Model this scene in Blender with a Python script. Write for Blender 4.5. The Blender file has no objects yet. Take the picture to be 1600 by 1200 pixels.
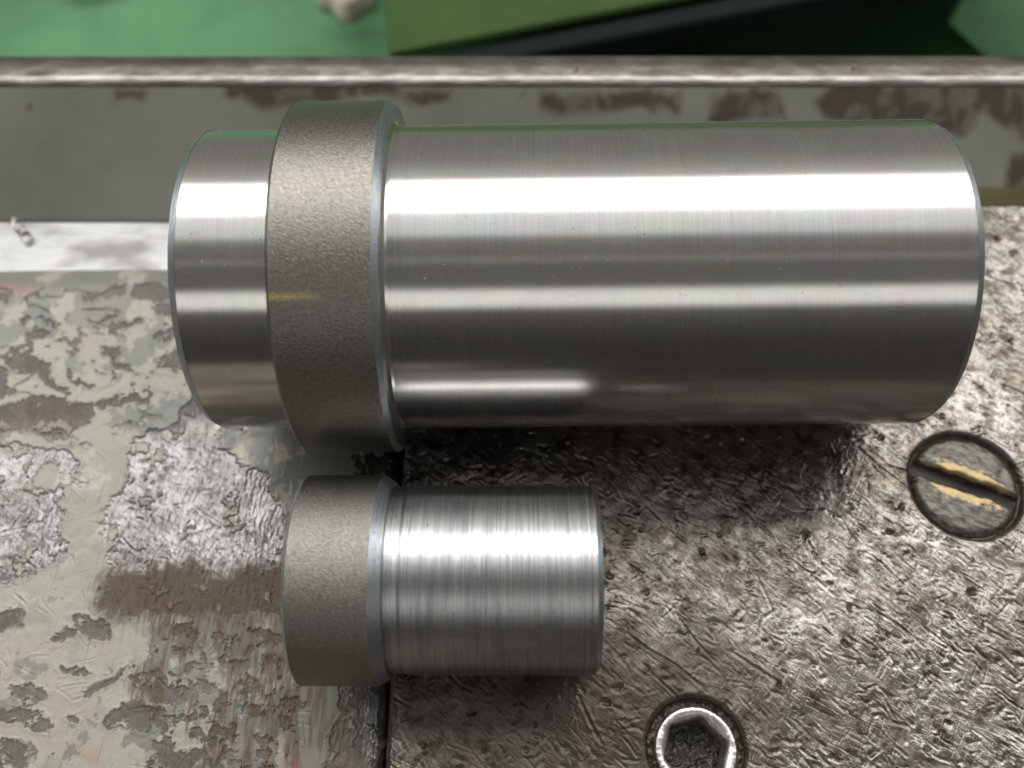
import bpy, bmesh, math, random
import numpy as np
from mathutils import Vector, Matrix

# ------------------------------------------------------------------ units, camera, world, lamps
U = 0.02                      # one modelling unit = radius of the big barrel = 20 mm
R = math.radians
scene = bpy.context.scene
TAU = R(27.0)
FPX = 1440.0                  # focal length in pixels of the 1600 px wide photograph
# world axes seen in camera space (x right, y up, z backwards)
ax = np.array([1.0, 0.010, 0.008]); ax /= np.linalg.norm(ax)
az = np.array([0.0, math.sin(TAU), math.cos(TAU)]); az -= ax * (ax @ az); az /= np.linalg.norm(az)
ay = np.cross(az, ax)
W2C = np.stack([ax, ay, az], 1)          # columns: world X, Y, Z in camera space
C2W = W2C.T
# the camera stands where the axis of the big part (0, 0, 1) lies 0.71 up and 6.2 deep in its view
CAM = np.array([0.0, 0.0, 1.0]) - C2W @ np.array([0.0, 0.71, -6.20])

cam_data = bpy.data.cameras.new("camera")
cam = bpy.data.objects.new("camera", cam_data)
scene.collection.objects.link(cam)
m = Matrix.Identity(4)
for i in range(3):
    for j in range(3):
        m[i][j] = C2W[i][j]
    m[i][3] = CAM[i] * U
cam.matrix_world = m
cam_data.sensor_width = 36.0
cam_data.lens = 36.0 * FPX / 1600.0
cam_data.clip_start = 0.005
cam_data.clip_end = 60.0
cam_data.dof.use_dof = True
cam_data.dof.focus_distance = 5.8 * U
cam_data.dof.aperture_fstop = 16.0
scene.camera = cam

scene.view_settings.view_transform = 'Standard'
scene.view_settings.look = 'None'
scene.view_settings.exposure = 0.0
scene.view_settings.gamma = 1.0
scene.cycles.max_bounces = 8

world = bpy.data.worlds.new("World")
scene.world = world
world.use_nodes = True
wn = world.node_tree
bgn = wn.nodes["Background"]
tc = wn.nodes.new("ShaderNodeTexCoord")
sx = wn.nodes.new("ShaderNodeSeparateXYZ")
wn.links.new(tc.outputs["Generated"], sx.inputs[0])
rp = wn.nodes.new("ShaderNodeValToRGB")
rp.color_ramp.elements[0].position = 0.0
rp.color_ramp.elements[0].color = (0.030, 0.026, 0.023, 1)
_e = rp.color_ramp.elements.new(0.3); _e.color = (0.105, 0.097, 0.088, 1)
rp.color_ramp.elements[-1].position = 1.0
rp.color_ramp.elements[-1].color = (0.205, 0.198, 0.180, 1)
mr = wn.nodes.new("ShaderNodeMapRange")
mr.inputs[1].default_value = -1; mr.inputs[2].default_value = 1
wn.links.new(sx.outputs[1], mr.inputs[0])
wn.links.new(mr.outputs[0], rp.inputs[0])
wn.links.new(rp.outputs[0], bgn.inputs[0])
bgn.inputs[1].default_value = 1.0


def lamp(name, a0, a1, half_x, radiance, colour, cx=0.0, h=1.5):
    """ceiling panel seen from the table between zenith angles a0..a1 (towards +Y)"""
    y0, y1 = h * math.tan(R(a0)), h * math.tan(R(a1))
    ld = bpy.data.lights.new(name, 'AREA')
    ld.shape = 'RECTANGLE'
    ld.size = 2 * half_x
    ld.size_y = y1 - y0
    ld.color = colour
    ld.energy = radiance * math.pi * ld.size * ld.size_y
    o = bpy.data.objects.new(name, ld)
    o.location = (cx, (y0 + y1) / 2, h)
    scene.collection.objects.link(o)
    return o


lamp("skylight_lamp", 16.5, 39.5, 2.6, 5.7, (1.0, 0.995, 0.975))
lamp("ceiling_lamp", -3.2, 15.5, 2.6, 0.72, (0.95, 0.99, 1.0))
lamp("tube_lamp", -53.5, -41.0, 2.6, 1.25, (1.0, 0.985, 0.965))
lamp("far_tube_lamp", -20.3, -19.3, 4.0, 0.6, (1.0, 0.98, 0.95))

# ------------------------------------------------------------------ helpers
rng = np.random.RandomState(7)
random.seed(7)
COL = scene.collection


def tag(o, label=None, cat=None, group=None, kind=None):
    if label: o["label"] = label
    if cat: o["category"] = cat
    if group: o["group"] = group
    if kind: o["kind"] = kind
    return o


def empty(name, loc=(0, 0, 0), rz=0.0):
    o = bpy.data.objects.new(name, None)
    o.empty_display_size = 0.01
    o.location = [c * U for c in loc]
    o.rotation_euler = (0, 0, rz)
    COL.objects.link(o)
    return o


def link_mesh(name, me, mat, parent=None):
    o = bpy.data.objects.new(name, me)
    COL.objects.link(o)
    if mat: me.materials.append(mat)
    if parent: o.parent = parent
    return o


def from_lists(name, verts, faces, mat, parent=None, smooth=True):
    me = bpy.data.meshes.new(name)
    me.from_pydata([tuple(c * U for c in v) for v in verts], [], faces)
    me.validate()
    me.update()
    if smooth:
        me.polygons.foreach_set("use_smooth", [True] * len(me.polygons))
    return link_mesh(name, me, mat, parent)


def px_ray(px, py):
    d = np.array([(px - 800.0) / FPX, (600.0 - py) / FPX, -1.0])
    return C2W @ d


def at(px, py, z=0.0):
    d = px_ray(px, py)
    t = (z - CAM[2]) / d[2]
    return CAM + d * t


def to_px(x, y, z):
    v0 = x - CAM[0]; v1 = y - CAM[1]; v2 = z - CAM[2]
    cx = W2C[0][0] * v0 + W2C[0][1] * v1 + W2C[0][2] * v2
    cy = W2C[1][0] * v0 + W2C[1][1] * v1 + W2C[1][2] * v2
    cz = W2C[2][0] * v0 + W2C[2][1] * v1 + W2C[2][2] * v2
    return 800 + FPX * cx / -cz, 600 - FPX * cy / -cz


def vnoise(x, y, seed=0):
    r = np.random.RandomState(seed).rand(256, 256).astype(np.float32)
    xi = np.floor(x).astype(np.int64); yi = np.floor(y).astype(np.int64)
    fx = x - xi; fy = y - yi
    fx = fx * fx * (3 - 2 * fx); fy = fy * fy * (3 - 2 * fy)
    a = r[xi & 255, yi & 255]; b = r[(xi + 1) & 255, yi & 255]
    c = r[xi & 255, (yi + 1) & 255]; d = r[(xi + 1) & 255, (yi + 1) & 255]
    return (a * (1 - fx) + b * fx) * (1 - fy) + (c * (1 - fx) + d * fx) * fy - 0.5


def fbm(x, y, octaves=4, seed=0, gain=0.5):
    s = 0; a = 1.0; t = 0
    for k in range(octaves):
        # rotate each octave so that the lattice does not show
        c, sn = math.cos(0.7 * k + 0.4), math.sin(0.7 * k + 0.4)
        s = s + a * vnoise((x * c - y * sn) * 2 ** k + 17.3 * k, (x * sn + y * c) * 2 ** k + 5.1 * k, seed + k)
        t += a; a *= gain
    return s / t


def smooth(e0, e1, v):
    t = np.clip((v - e0) / (e1 - e0), 0, 1)
    return t * t * (3 - 2 * t)


def poly_sd(px, py, pts):
    """signed distance in photo pixels, positive inside, evaluated near the polygon only"""
    P = np.array(pts, float)
    out = np.full(px.shape, -60.0)
    m = (px > P[:, 0].min() - 40) & (px < P[:, 0].max() + 40) & (py > P[:, 1].min() - 40) & (py < P[:, 1].max() + 40)
    x = px[m]; y = py[m]
    if x.size == 0: return out
    d2 = np.full(x.shape, 1e9); inside = np.zeros(x.shape, bool)
    n = len(P)
    for i in range(n):
        ax_, ay_ = P[i]; bx, by = P[(i + 1) % n]
        ex, ey = bx - ax_, by - ay_
        t = np.clip(((x - ax_) * ex + (y - ay_) * ey) / (ex * ex + ey * ey + 1e-9), 0, 1)
        d2 = np.minimum(d2, (x - ax_ - t * ex) ** 2 + (y - ay_ - t * ey) ** 2)
        if by != ay_:
            c = ((ay_ > y) != (by > y)) & (x < (bx - ax_) * (y - ay_) / (by - ay_) + ax_)
            inside ^= c
    out[m] = np.where(inside, np.sqrt(d2), -np.sqrt(d2))
    return out


def grid_axis(a, b, step, lo, hi):
    core = np.arange(a, b + step * 0.5, step)
    left = []; s = step; v = a
    while v > lo:
        s *= 1.35; v -= s; left.append(max(v, lo))
    right = []; s = step; v = core[-1]
    while v < hi:
        s *= 1.35; v += s; right.append(min(v, hi))
    return np.concatenate([np.array(left[::-1]), core, np.array(right)])


def grid_mesh(name, X, Y, Z, attrs, mat, parent=None, skirt=0.0):
    """X,Y,Z 2-D arrays; with skirt > 0 the border drops to that depth, so that the sheet is a solid block"""
    if skirt:
        X = np.pad(X, 1, mode='edge'); Y = np.pad(Y, 1, mode='edge'); Z = np.pad(Z, 1, mode='edge')
        Z[0, :] = Z[-1, :] = -skirt; Z[:, 0] = Z[:, -1] = -skirt
        attrs = {k: np.pad(v, 1, mode='edge') for k, v in attrs.items()}
    ny, nx = X.shape
    co = np.stack([X, Y, Z], -1).reshape(-1).astype(np.float32) * U
    idx = np.arange(nx * ny).reshape(ny, nx)
    q = np.stack([idx[:-1, :-1], idx[:-1, 1:], idx[1:, 1:], idx[1:, :-1]], -1).reshape(-1, 4)
    me = bpy.data.meshes.new(name)
    me.vertices.add(nx * ny)
    me.vertices.foreach_set("co", co)
    me.loops.add(q.size)
    me.loops.foreach_set("vertex_index", q.reshape(-1).astype(np.int32))
    me.polygons.add(len(q))
    me.polygons.foreach_set("loop_start", np.arange(0, q.size, 4, dtype=np.int32))
    me.polygons.foreach_set("loop_total", np.full(len(q), 4, dtype=np.int32))
    me.update(calc_edges=True)
    me.polygons.foreach_set("use_smooth", np.ones(len(q), bool))
    for k, v in attrs.items():
        a = me.attributes.new(k, 'FLOAT', 'POINT')
        a.data.foreach_set("value", v.reshape(-1).astype(np.float32))
    return link_mesh(name, me, mat, parent)


# ------------------------------------------------------------------ node helpers
class NT:
    def __init__(self, name):
        self.mat = bpy.data.materials.new(name)
        self.mat.use_nodes = True
        self.t = self.mat.node_tree
        self.b = self.t.nodes["Principled BSDF"]

    def n(self, typ, **kw):
        nd = self.t.nodes.new(typ)
        for k, v in kw.items(): setattr(nd, k, v)
        return nd

    def l(self, a, b): self.t.links.new(a, b)

    def val(self, sock, v):
        if hasattr(v, "is_output") or isinstance(v, bpy.types.NodeSocket): self.l(v, sock)
        else: sock.default_value = v

    def math(self, op, a, b=None, clamp=False):
        nd = self.n("ShaderNodeMath", operation=op, use_clamp=clamp)
        self.val(nd.inputs[0], a)
        if b is not None: self.val(nd.inputs[1], b)
        return nd.outputs[0]

    def coords(self, kind="Object", scale=(1, 1, 1), rot=(0, 0, 0)):
        if kind == "UV":
            o = self.n("ShaderNodeUVMap").outputs[0]
        else:
            o = self.n("ShaderNodeTexCoord").outputs[kind]
        mp = self.n("ShaderNodeMapping")
        if any(rot):                      # turn first, then stretch
            m0 = self.n("ShaderNodeMapping")
            m0.inputs["Rotation"].default_value = rot
            self.l(o, m0.inputs[0]); o = m0.outputs[0]
        mp.inputs["Scale"].default_value = scale
        self.l(o, mp.inputs[0])
        return mp.outputs[0]

    def noise(self, vec, scale, detail=4, rough=0.5, dist=0.0):
        nd = self.n("ShaderNodeTexNoise")
        self.l(vec, nd.inputs["Vector"])
        nd.inputs["Scale"].default_value = scale
        nd.inputs["Detail"].default_value = detail
        nd.inputs["Roughness"].default_value = rough
        nd.inputs["Distortion"].default_value = dist
        return nd.outputs["Fac"]

    def ramp(self, fac, stops):
        nd = self.n("ShaderNodeValToRGB")
        e = nd.color_ramp.elements
        while len(e) < len(stops): e.new(0.5)
        for el, (p, c) in zip(e, stops):
            el.position = p
            el.color = (c, c, c, 1) if isinstance(c, (int, float)) else (*c, 1)
        self.l(fac, nd.inputs[0])
        return nd.outputs[0]

    def mix(self, fac, a, b):
        nd = self.n("ShaderNodeMix", data_type='RGBA')
        self.val(nd.inputs[0], fac)
        for s, v in ((nd.inputs[6], a), (nd.inputs[7], b)):
            if isinstance(v, tuple): s.default_value = (*v, 1)
            else: self.l(v, s)
        return nd.outputs[2]

    def bump(self, h, dist, strength=1.0, prev=None):
        nd = self.n("ShaderNodeBump")
        nd.inputs["Strength"].default_value = strength
        nd.inputs["Distance"].default_value = dist
        self.l(h, nd.inputs["Height"])
        if prev is not None: self.l(prev, nd.inputs["Normal"])
        return nd.outputs[0]

    def attr(self, name):
        nd = self.n("ShaderNodeAttribute", attribute_name=name)
        return nd.outputs["Fac"]

    def set(self, **kw):
        for k, v in kw.items():
            s = self.b.inputs[k.replace("_", " ")]
            if isinstance(v, tuple): s.default_value = (*v, 1) if len(v) == 3 else v
            elif isinstance(v, (int, float)): s.default_value = v
            else: self.l(v, s)
        return self.mat


# UV of every turned part: u = along the axis, v = around the circumference, both in barrel radii
def mat_bright_turned():
    t = NT("bright_turned_steel")
    uv = t.coords("UV", (150, 1.6, 1))
    rings = t.noise(uv, 1.0, 3, 0.6)
    fine = t.noise(t.coords("UV", (190, 120, 1)), 1.0, 3, 0.75)
    patch = t.noise(t.coords("UV", (2.2, 4.5, 1)), 1.0, 3, 0.6)
    ticks = t.noise(t.coords("UV", (55, 26, 1)), 1.0, 2, 0.5)
    pits = t.ramp(ticks, [(0.0, 1.0), (0.255, 1.0), (0.275, 0.0), (1.0, 0.0)])
    hue = t.n("ShaderNodeTexNoise"); t.l(t.coords("UV", (1.7, 5.5, 1)), hue.inputs["Vector"])
    hue.inputs["Scale"].default_value = 1.6; hue.inputs["Detail"].default_value = 2
    hs = t.n("ShaderNodeHueSaturation"); t.l(hue.outputs["Color"], hs.inputs["Color"])
    hs.inputs["Saturation"].default_value = 1.0; hs.inputs["Value"].default_value = 1.25
    c = t.mix(t.ramp(rings, [(0.3, 0.0), (0.7, 1.0)]), (0.50, 0.485, 0.465), (0.66, 0.645, 0.625))
    scr = t.noise(t.coords("UV", (7, 150, 1), (0, 0, R(12))), 1.0, 2, 0.5)
    c = t.mix(t.ramp(scr, [(0.66, 0.0), (0.70, 0.55)]), c, (0.30, 0.28, 0.27))
    c = t.mix(0.13, c, hs.outputs[0])
    c = t.mix(pits, c, (0.09, 0.075, 0.065))
    rr = t.math('MULTIPLY_ADD', patch, 0.11)
    t.t.nodes[-1].inputs[2].default_value = 0.05
    rr = t.math('ADD', rr, t.math('MULTIPLY', pits, 0.4))
    b = t.bump(rings, 0.00003, 0.35)
    b = t.bump(fine, 0.000010, 0.6, b)
    b = t.bump(t.math('SUBTRACT', 1.0, pits), 0.0002, 0.4, b)
    tg = t.n("ShaderNodeTangent", direction_type='UV_MAP')
    t.l(tg.outputs[0], t.b.inputs["Tangent"])
    # satin finish: a crisp lobe from the polished crests and a broad one from the grooves
    p2 = t.n("ShaderNodeBsdfPrincipled")
    t.l(c, p2.inputs["Base Color"]); t.l(b, p2.inputs["Normal"])
    p2.inputs["Metallic"].default_value = 1.0
    p2.inputs["Roughness"].default_value = 0.38
    ms = t.n("ShaderNodeMixShader")
    ms.inputs[0].default_value = 0.27
    out = t.t.nodes["Material Output"]
    t.l(t.b.outputs[0], ms.inputs[1]); t.l(p2.outputs[0], ms.inputs[2]); t.l(ms.outputs[0], out.inputs[0])
    return t.set(Base_Color=c, Metallic=1.0, Roughness=rr, Anisotropic=0.55, Normal=b)


GLINT_V = 3.80


def mat_ground_collar(GLINT_ON=0.0):
    t = NT("grainy_ground_steel")
    g1 = t.noise(t.coords("UV", (38, 140, 1), (0, 0, R(-30))), 1.0, 3, 0.65, 0.4)
    g2 = t.noise(t.coords("UV", (70, 70, 1)), 1.0, 3, 0.6)
    c = t.mix(t.ramp(g1, [(0.36, 0.0), (0.62, 1.0)]), (0.17, 0.158, 0.142), (0.30, 0.285, 0.257))
    # golden glint of a lamp painted into the colour of the collar's left half
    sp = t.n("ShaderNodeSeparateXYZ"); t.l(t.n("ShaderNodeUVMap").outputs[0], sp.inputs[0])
    dv = t.math('ABSOLUTE', t.math('SUBTRACT', sp.outputs[1], GLINT_V))
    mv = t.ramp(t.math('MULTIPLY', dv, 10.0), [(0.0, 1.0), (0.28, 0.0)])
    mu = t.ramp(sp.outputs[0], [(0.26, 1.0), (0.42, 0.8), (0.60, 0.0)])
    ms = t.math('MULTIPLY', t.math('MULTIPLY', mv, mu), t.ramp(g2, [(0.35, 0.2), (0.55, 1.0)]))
    c = t.mix(t.math('MULTIPLY', ms, GLINT_ON), c, (0.95, 0.78, 0.16))
    b = t.bump(g1, 0.00008, 0.8)
    b = t.bump(g2, 0.00005, 0.6, b)
    return t.set(Base_Color=c, Metallic=1.0, Roughness=0.33, Normal=b)


def mat_rough_turned():
    t = NT("coarse_turned_steel")
    rings = t.noise(t.coords("UV", (150, 0.5, 1)), 1.0, 4, 0.7)
    broad = t.noise(t.coords("UV", (26, 0.9, 1)), 1.0, 3, 0.6)
    nick = t.noise(t.coords("UV", (120, 9, 1)), 1.0, 2, 0.5)
    nk = t.ramp(nick, [(0.0, 1.0), (0.27, 1.0), (0.30, 0.0), (1.0, 0.0)])
    c = t.mix(t.ramp(rings, [(0.3, 0.0), (0.62, 1.0)]), (0.32, 0.315, 0.315), (0.64, 0.635, 0.63))
    c = t.mix(t.ramp(broad, [(0.35, 0.55), (0.55, 0.0)]), c, (0.30, 0.29, 0.30))
    c = t.mix(nk, c, (0.07, 0.06, 0.06))
    b = t.bump(rings, 0.00013, 0.7)
    b = t.bump(broad, 0.00008, 0.35, b)
    tg = t.n("ShaderNodeTangent", direction_type='UV_MAP')
    t.l(tg.outputs[0], t.b.inputs["Tangent"])
    return t.set(Base_Color=c, Metallic=1.0, Roughness=0.31, Anisotropic=0.3, Normal=b)


def mat_chamfer():
    t = NT("bright_chamfer_steel")
    rings = t.noise(t.coords("UV", (400, 3, 1)), 1.0, 3, 0.6)
    c = t.mix(rings, (0.30, 0.335, 0.36), (0.60, 0.64, 0.67))
    ln = t.noise(t.coords("UV", (160, 2.0, 1)), 1.0, 2, 0.5)
    c = t.mix(t.ramp(ln, [(0.60, 0.0), (0.68, 0.6)]), c, (0.12, 0.12, 0.13))
    nk = t.noise(t.coords("UV", (60, 22, 1)), 1.0, 3, 0.6)
    c = t.mix(t.ramp(nk, [(0.60, 0.0), (0.70, 0.7)]), c, (0.14, 0.13, 0.12))
    return t.set(Base_Color=c, Metallic=1.0, Roughness=0.34, Normal=t.bump(rings, 0.0001, 0.5))


def scratch_layers(t, specs, prev=None):
    """fine directional scratches: stretched noise, each set of its own direction, in drifting patches"""
    for k, (sx_, sy_, ang, dist, st) in enumerate(specs):
        mp = t.coords("Object", (sx_, sy_, 1), (0, 0, R(ang)))
        h = t.noise(mp, 1.0, 3, 0.6, 0.25)
        h = t.ramp(h, [(0.30, 0.0), (0.44, 0.85), (0.60, 1.0)])
        patch = t.noise(t.coords("Object", (110 + 37 * k,) * 3, (0, 0, k * 1.1)), 1.0, 2, 0.5)
        h = t.math('MULTIPLY', h, t.ramp(patch, [(0.40, 0.15), (0.58, 1.0)]))
        prev = t.bump(h, dist, st, prev)
    return prev


def mat_iron():
    t = NT("worn_oily_iron")
    n1 = t.noise(t.coords("Object", (60, 60, 60)), 1.0, 5, 0.6)
    n4 = t.noise(t.coords("Object", (420, 420, 420)), 1.0, 4, 0.65)
    pit, grime = t.attr("pit"), t.attr("grime")
    c = t.mix(t.ramp(n1, [(0.35, 0.0), (0.65, 1.0)]), (0.15, 0.128, 0.108), (0.27, 0.252, 0.235))
    c = t.mix(t.ramp(n4, [(0.47, 0.0), (0.62, 0.8)]), c, (0.05, 0.037, 0.026))
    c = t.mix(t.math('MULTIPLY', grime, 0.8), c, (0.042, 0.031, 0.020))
    c = t.mix(t.math('MULTIPLY', pit, 0.9, True), c, (0.04, 0.027, 0.018))
    b = scratch_layers(t, [(260, 2200, 48, 0.000065, 0.8), (240, 1900, 28, 0.00005, 0.7), (260, 2100, -62, 0.00006, 0.6),
                           (900, 1100, 30, 0.00006, 0.8)])
    tiny = t.noise(t.coords("Object", (2600, 4200, 1), (0, 0, R(40))), 1.0, 3, 0.7)
    b = t.bump(tiny, 0.00002, 0.8, b)
    rr = t.math('ADD', t.math('MULTIPLY', n1, 0.12), 0.14)
    rr = t.math('ADD', rr, t.math('MULTIPLY', grime, 0.12))
    rr = t.math('ADD', rr, t.math('MULTIPLY', pit, 0.25))
    return t.set(Base_Color=c, Metallic=t.math('SUBTRACT', 0.9, t.math('MULTIPLY', t.math('MAXIMUM', pit, t.math('MULTIPLY', grime, 0.6)), 0.5)), Roughness=rr, Normal=b)


def mat_casting():
    t = NT("chipped_paint_on_iron")
    paint, stain, tone, red = t.attr("paint"), t.attr("stain"), t.attr("tone"), t.attr("red")
    n1 = t.noise(t.coords("Object", (90, 90, 90)), 1.0, 5, 0.6)
    streak = t.noise(t.coords("Object", (2200, 260, 1), (0, 0, R(4))), 1.0, 4, 0.7)
    metal = t.mix(t.ramp(n1, [(0.35, 0.0), (0.65, 1.0)]), (0.15, 0.139, 0.134), (0.235, 0.228, 0.226))
    dull = t.attr("dull")
    metal = t.mix(t.ramp(t.noise(t.coords("Object", (500, 300, 400)), 1.0, 4, 0.7), [(0.5, 0.0), (0.66, 0.6)]), metal, (0.085, 0.07, 0.06))
    metal = t.mix(dull, metal, t.mix(n1, (0.06, 0.05, 0.04), (0.15, 0.135, 0.115)))
    metal = t.mix(stain, metal, (0.085, 0.054, 0.031))
    pc = t.mix(tone, (0.365, 0.343, 0.285), (0.175, 0.18, 0.16))
    pc = t.mix(t.ramp(n1, [(0.4, 0.0), (0.75, 0.35)]), pc, (0.30, 0.25, 0.20))
    sp = t.math('MULTIPLY', stain, t.ramp(streak, [(0.36, 0.0), (0.60, 1.0)]), True)
    pc = t.mix(sp, pc, (0.10, 0.062, 0.038))
    pc = t.mix(red, pc, (0.42, 0.13, 0.075))
    sc1 = t.noise(t.coords("Object", (2600, 90, 1), (0, 0, R(6))), 1.0, 2, 0.5)
    sc2 = t.noise(t.coords("Object", (110, 2400, 1), (0, 0, R(-14))), 1.0, 2, 0.5)
    spk = t.noise(t.coords("Object", (1300, 1300, 1)), 1.0, 3, 0.6)
    pc = t.mix(t.ramp(sc1, [(0.64, 0.0), (0.70, 0.55)]), pc, (0.17, 0.14, 0.105))
    pc = t.mix(t.ramp(sc2, [(0.67, 0.0), (0.72, 0.55)]), pc, (0.17, 0.14, 0.105))
    pc = t.mix(t.ramp(spk, [(0.62, 0.0), (0.72, 0.5)]), pc, (0.20, 0.17, 0.13))
    c = t.mix(paint, metal, pc)
    b = scratch_layers(t, [(2300, 260, -5, 0.00010, 0.8), (2100, 300, 8, 0.00008, 0.7), (320, 2100, 35, 0.00006, 0.6), (1100, 1100, 0.1, 0.00008, 0.7)])
    fine = t.noise(t.coords("Object", (1500, 1500, 1)), 1.0, 4, 0.65)
    b2 = t.bump(fine, 0.00006, 0.5)
    nm = t.n("ShaderNodeMix", data_type='VECTOR')
    t.l(paint, nm.inputs[0]); t.l(b, nm.inputs[4]); t.l(b2, nm.inputs[5])
    inv = t.math('SUBTRACT', 1.0, paint)
    met = t.math('MULTIPLY', inv, t.math('SUBTRACT', 0.92, t.math('MULTIPLY', t.math('MAXIMUM', stain, dull), 0.90)))
    rr = t.math('ADD', t.math('MULTIPLY', paint, 0.10), 0.28)
    rr = t.math('ADD', rr, t.math('MULTIPLY', t.math('MAXIMUM', stain, t.math('MULTIPLY', dull, inv)), 0.25))
    return t.set(Base_Color=c, Metallic=met, Roughness=rr, Normal=nm.outputs[1])


def mat_simple(name, col, rough, metal=0.0, var=0.25, scale=120, bump=0.0002, stretch=(1, 1, 1), spec=0.5):
    t = NT(name)
    n1 = t.noise(t.coords("Object", tuple(scale * s for s in stretch)), 1.0, 5, 0.6)
    d = tuple(c * (1 - var) for c in col); e = tuple(min(1, c * (1 + var)) for c in col)
    c = t.mix(t.ramp(n1, [(0.3, 0.0), (0.7, 1.0)]), d, e)
    return t.set(Base_Color=c, Metallic=metal, Roughness=rough, Specular_IOR_Level=spec, Normal=t.bump(n1, bump, 0.5))


M_BRIGHT, M_COLLAR, M_ROUGH, M_CHAM = mat_bright_turned(), mat_ground_collar(), mat_rough_turned(), mat_chamfer()
M_IRON, M_CAST = mat_iron(), mat_casting()


# ------------------------------------------------------------------ the iron plate
def splat_gouges(H, step, n, lmin, lmax, wmin, wmax, dmin, dmax, ang, spread, r, ridge=0.35):
    """short curved scratches and dents scratched into a height map H (grid step in units)"""
    ny, nx = H.shape
    for _ in range(n):
        L = r.uniform(lmin, lmax) / step; w = r.uniform(wmin, wmax) / step
        a = ang + r.randn() * spread
        k = r.uniform(-0.22, 0.22) / L
        cx, cy = r.uniform(0, nx), r.uniform(0, ny)
        e = int(L * 0.5 + w * 3) + 2
        x0, x1 = max(0, int(cx) - e), min(nx, int(cx) + e)
        y0, y1 = max(0, int(cy) - e), min(ny, int(cy) + e)
        if x1 - x0 < 2 or y1 - y0 < 2: continue
        yy, xx = np.mgrid[y0:y1, x0:x1]
        dx, dy = xx - cx, yy - cy
        s = dx * math.cos(a) + dy * math.sin(a)
        t = -dx * math.sin(a) + dy * math.cos(a) - k * s * s
        u = np.clip(1 - (2 * s / L) ** 2, 0, 1)
        q = t / w
        H[y0:y1, x0:x1] += r.uniform(dmin, dmax) * np.sqrt(u) * (-np.exp(-q * q) + ridge * np.exp(-(np.abs(q) - 1.9) ** 2))


X_EDGE = float(at(604, 1130)[0])
SEAM_K = 0.0


def plate_surface():
    step = 0.0066
    xs = grid_axis(X_EDGE, 4.25, step, X_EDGE, 14)
    ys = grid_axis(-3.35, 1.37, step, -14, 1.37)
    X, Y = np.meshgrid(xs, ys)
    ix = np.searchsorted(xs, X_EDGE); nx = int(round((4.25 - X_EDGE) / step)) + 1
    iy = np.searchsorted(ys, -3.35 - 1e-6); ny = int(round((1.37 + 3.35) / step)) + 1
    nx = min(nx, len(xs) - ix); ny = min(ny, len(ys) - iy)
    r = np.random.RandomState(11)
    core = np.zeros((ny, nx))
    splat_gouges(core, step, 3000, 0.03, 0.16, 0.005, 0.009, 0.001, 0.0042, R(-48), 0.30, r)
    splat_gouges(core, step, 1800, 0.03, 0.12, 0.006, 0.010, 0.001, 0.0035, R(20), 0.9, r)
    splat_gouges(core, step, 420, 0.03, 0.12, 0.010, 0.022, 0.002, 0.007, R(-30), 1.0, r, 0.4)
    core *= 0.8
    splat_gouges(core, step, 90, 0.12, 0.5, 0.006, 0.010, 0.003, 0.007, R(-45), 0.35, r)
    pits = np.zeros((ny, nx))
    splat_gouges(pits, step, 520, 0.03, 0.10, 0.006, 0.018, 0.002, 0.010, R(-30), 0.9, r, 0.12)
    splat_gouges(pits, step, 260, 0.035, 0.07, 0.012, 0.022, 0.006, 0.014, R(0), 1.5, r, 0.30)
    jx = fbm(np.mgrid[0:ny, 0:nx][1] / 9.0, np.mgrid[0:ny, 0:nx][0] / 9.0, 3, 15)
    pits *= np.clip(0.75 + 2.6 * jx, 0, 1.6)
    core += pits
    H = np.zeros(X.shape); P = np.zeros(X.shape)
    H[iy:iy + ny, ix:ix + nx] = core
    P[iy:iy + ny, ix:ix + nx] = np.clip(-pits * 55 - 0.15, 0, 1) + np.clip(-core * 45 - 0.35, 0, 0.6)
    H += 0.016 * fbm(X * 3.2, Y * 3.2, 4, 3) + 0.0065 * fbm(X * 9, Y * 7, 3, 9) + 0.0010 * fbm(X * 30, Y * 38, 3, 21)
    GX, GY = to_px(X, Y, 0.0)
    burr = np.exp(-((X - X_EDGE - 0.045) / 0.014) ** 2) * (0.5 + fbm(Y * 14, X * 3, 4, 25))
    H += 0.02 * np.clip(burr, 0, 1)
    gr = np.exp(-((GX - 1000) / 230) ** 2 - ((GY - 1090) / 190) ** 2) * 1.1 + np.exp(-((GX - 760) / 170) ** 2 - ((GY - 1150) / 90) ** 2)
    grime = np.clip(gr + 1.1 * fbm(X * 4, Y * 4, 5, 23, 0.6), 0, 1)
    # ragged, rounded left edge
    e = X - X_EDGE + 0.02 * fbm(Y * 9, Y * 0 + 3, 3, 5)
    H -= 0.06 * np.clip(1 - e / 0.05, 0, 1) ** 2 + 0.02 * np.clip(1 - e / 0.02, 0, 1)
    H -= 0.05 * np.clip(1 - (1.37 - Y) / 0.05, 0, 1) ** 2
    # sockets for the two screws
    for (c, rad, dep) in SCREW_HOLES:
        d = np.hypot(X - c[0], Y - c[1]) + 0.012 * fbm(X * 8, Y * 8, 3, 31)
        H = np.where(d < rad, -dep, H - 0.03 * np.clip(1 - (d - rad) / 0.035, 0, 1) ** 2)
        H = np.where(np.hypot(X - c[0], Y - c[1]) < (0.235 if dep > 0.06 else 0.375), -0.5, H + np.where(d < rad, 0.05 * fbm(X * 22, Y * 22, 4, 33) * (dep > 0.06), 0))
        P = np.maximum(P, np.clip(1 - (d - rad) / 0.05, 0, 1) * (0.8 if dep < 0.06 else 0.45))
    keep = np.minimum(1.0, P)
    return grid_mesh("iron_plate", X, Y, H, {"pit": keep, "grime": grime}, M_IRON, None, 1.5)


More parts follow.
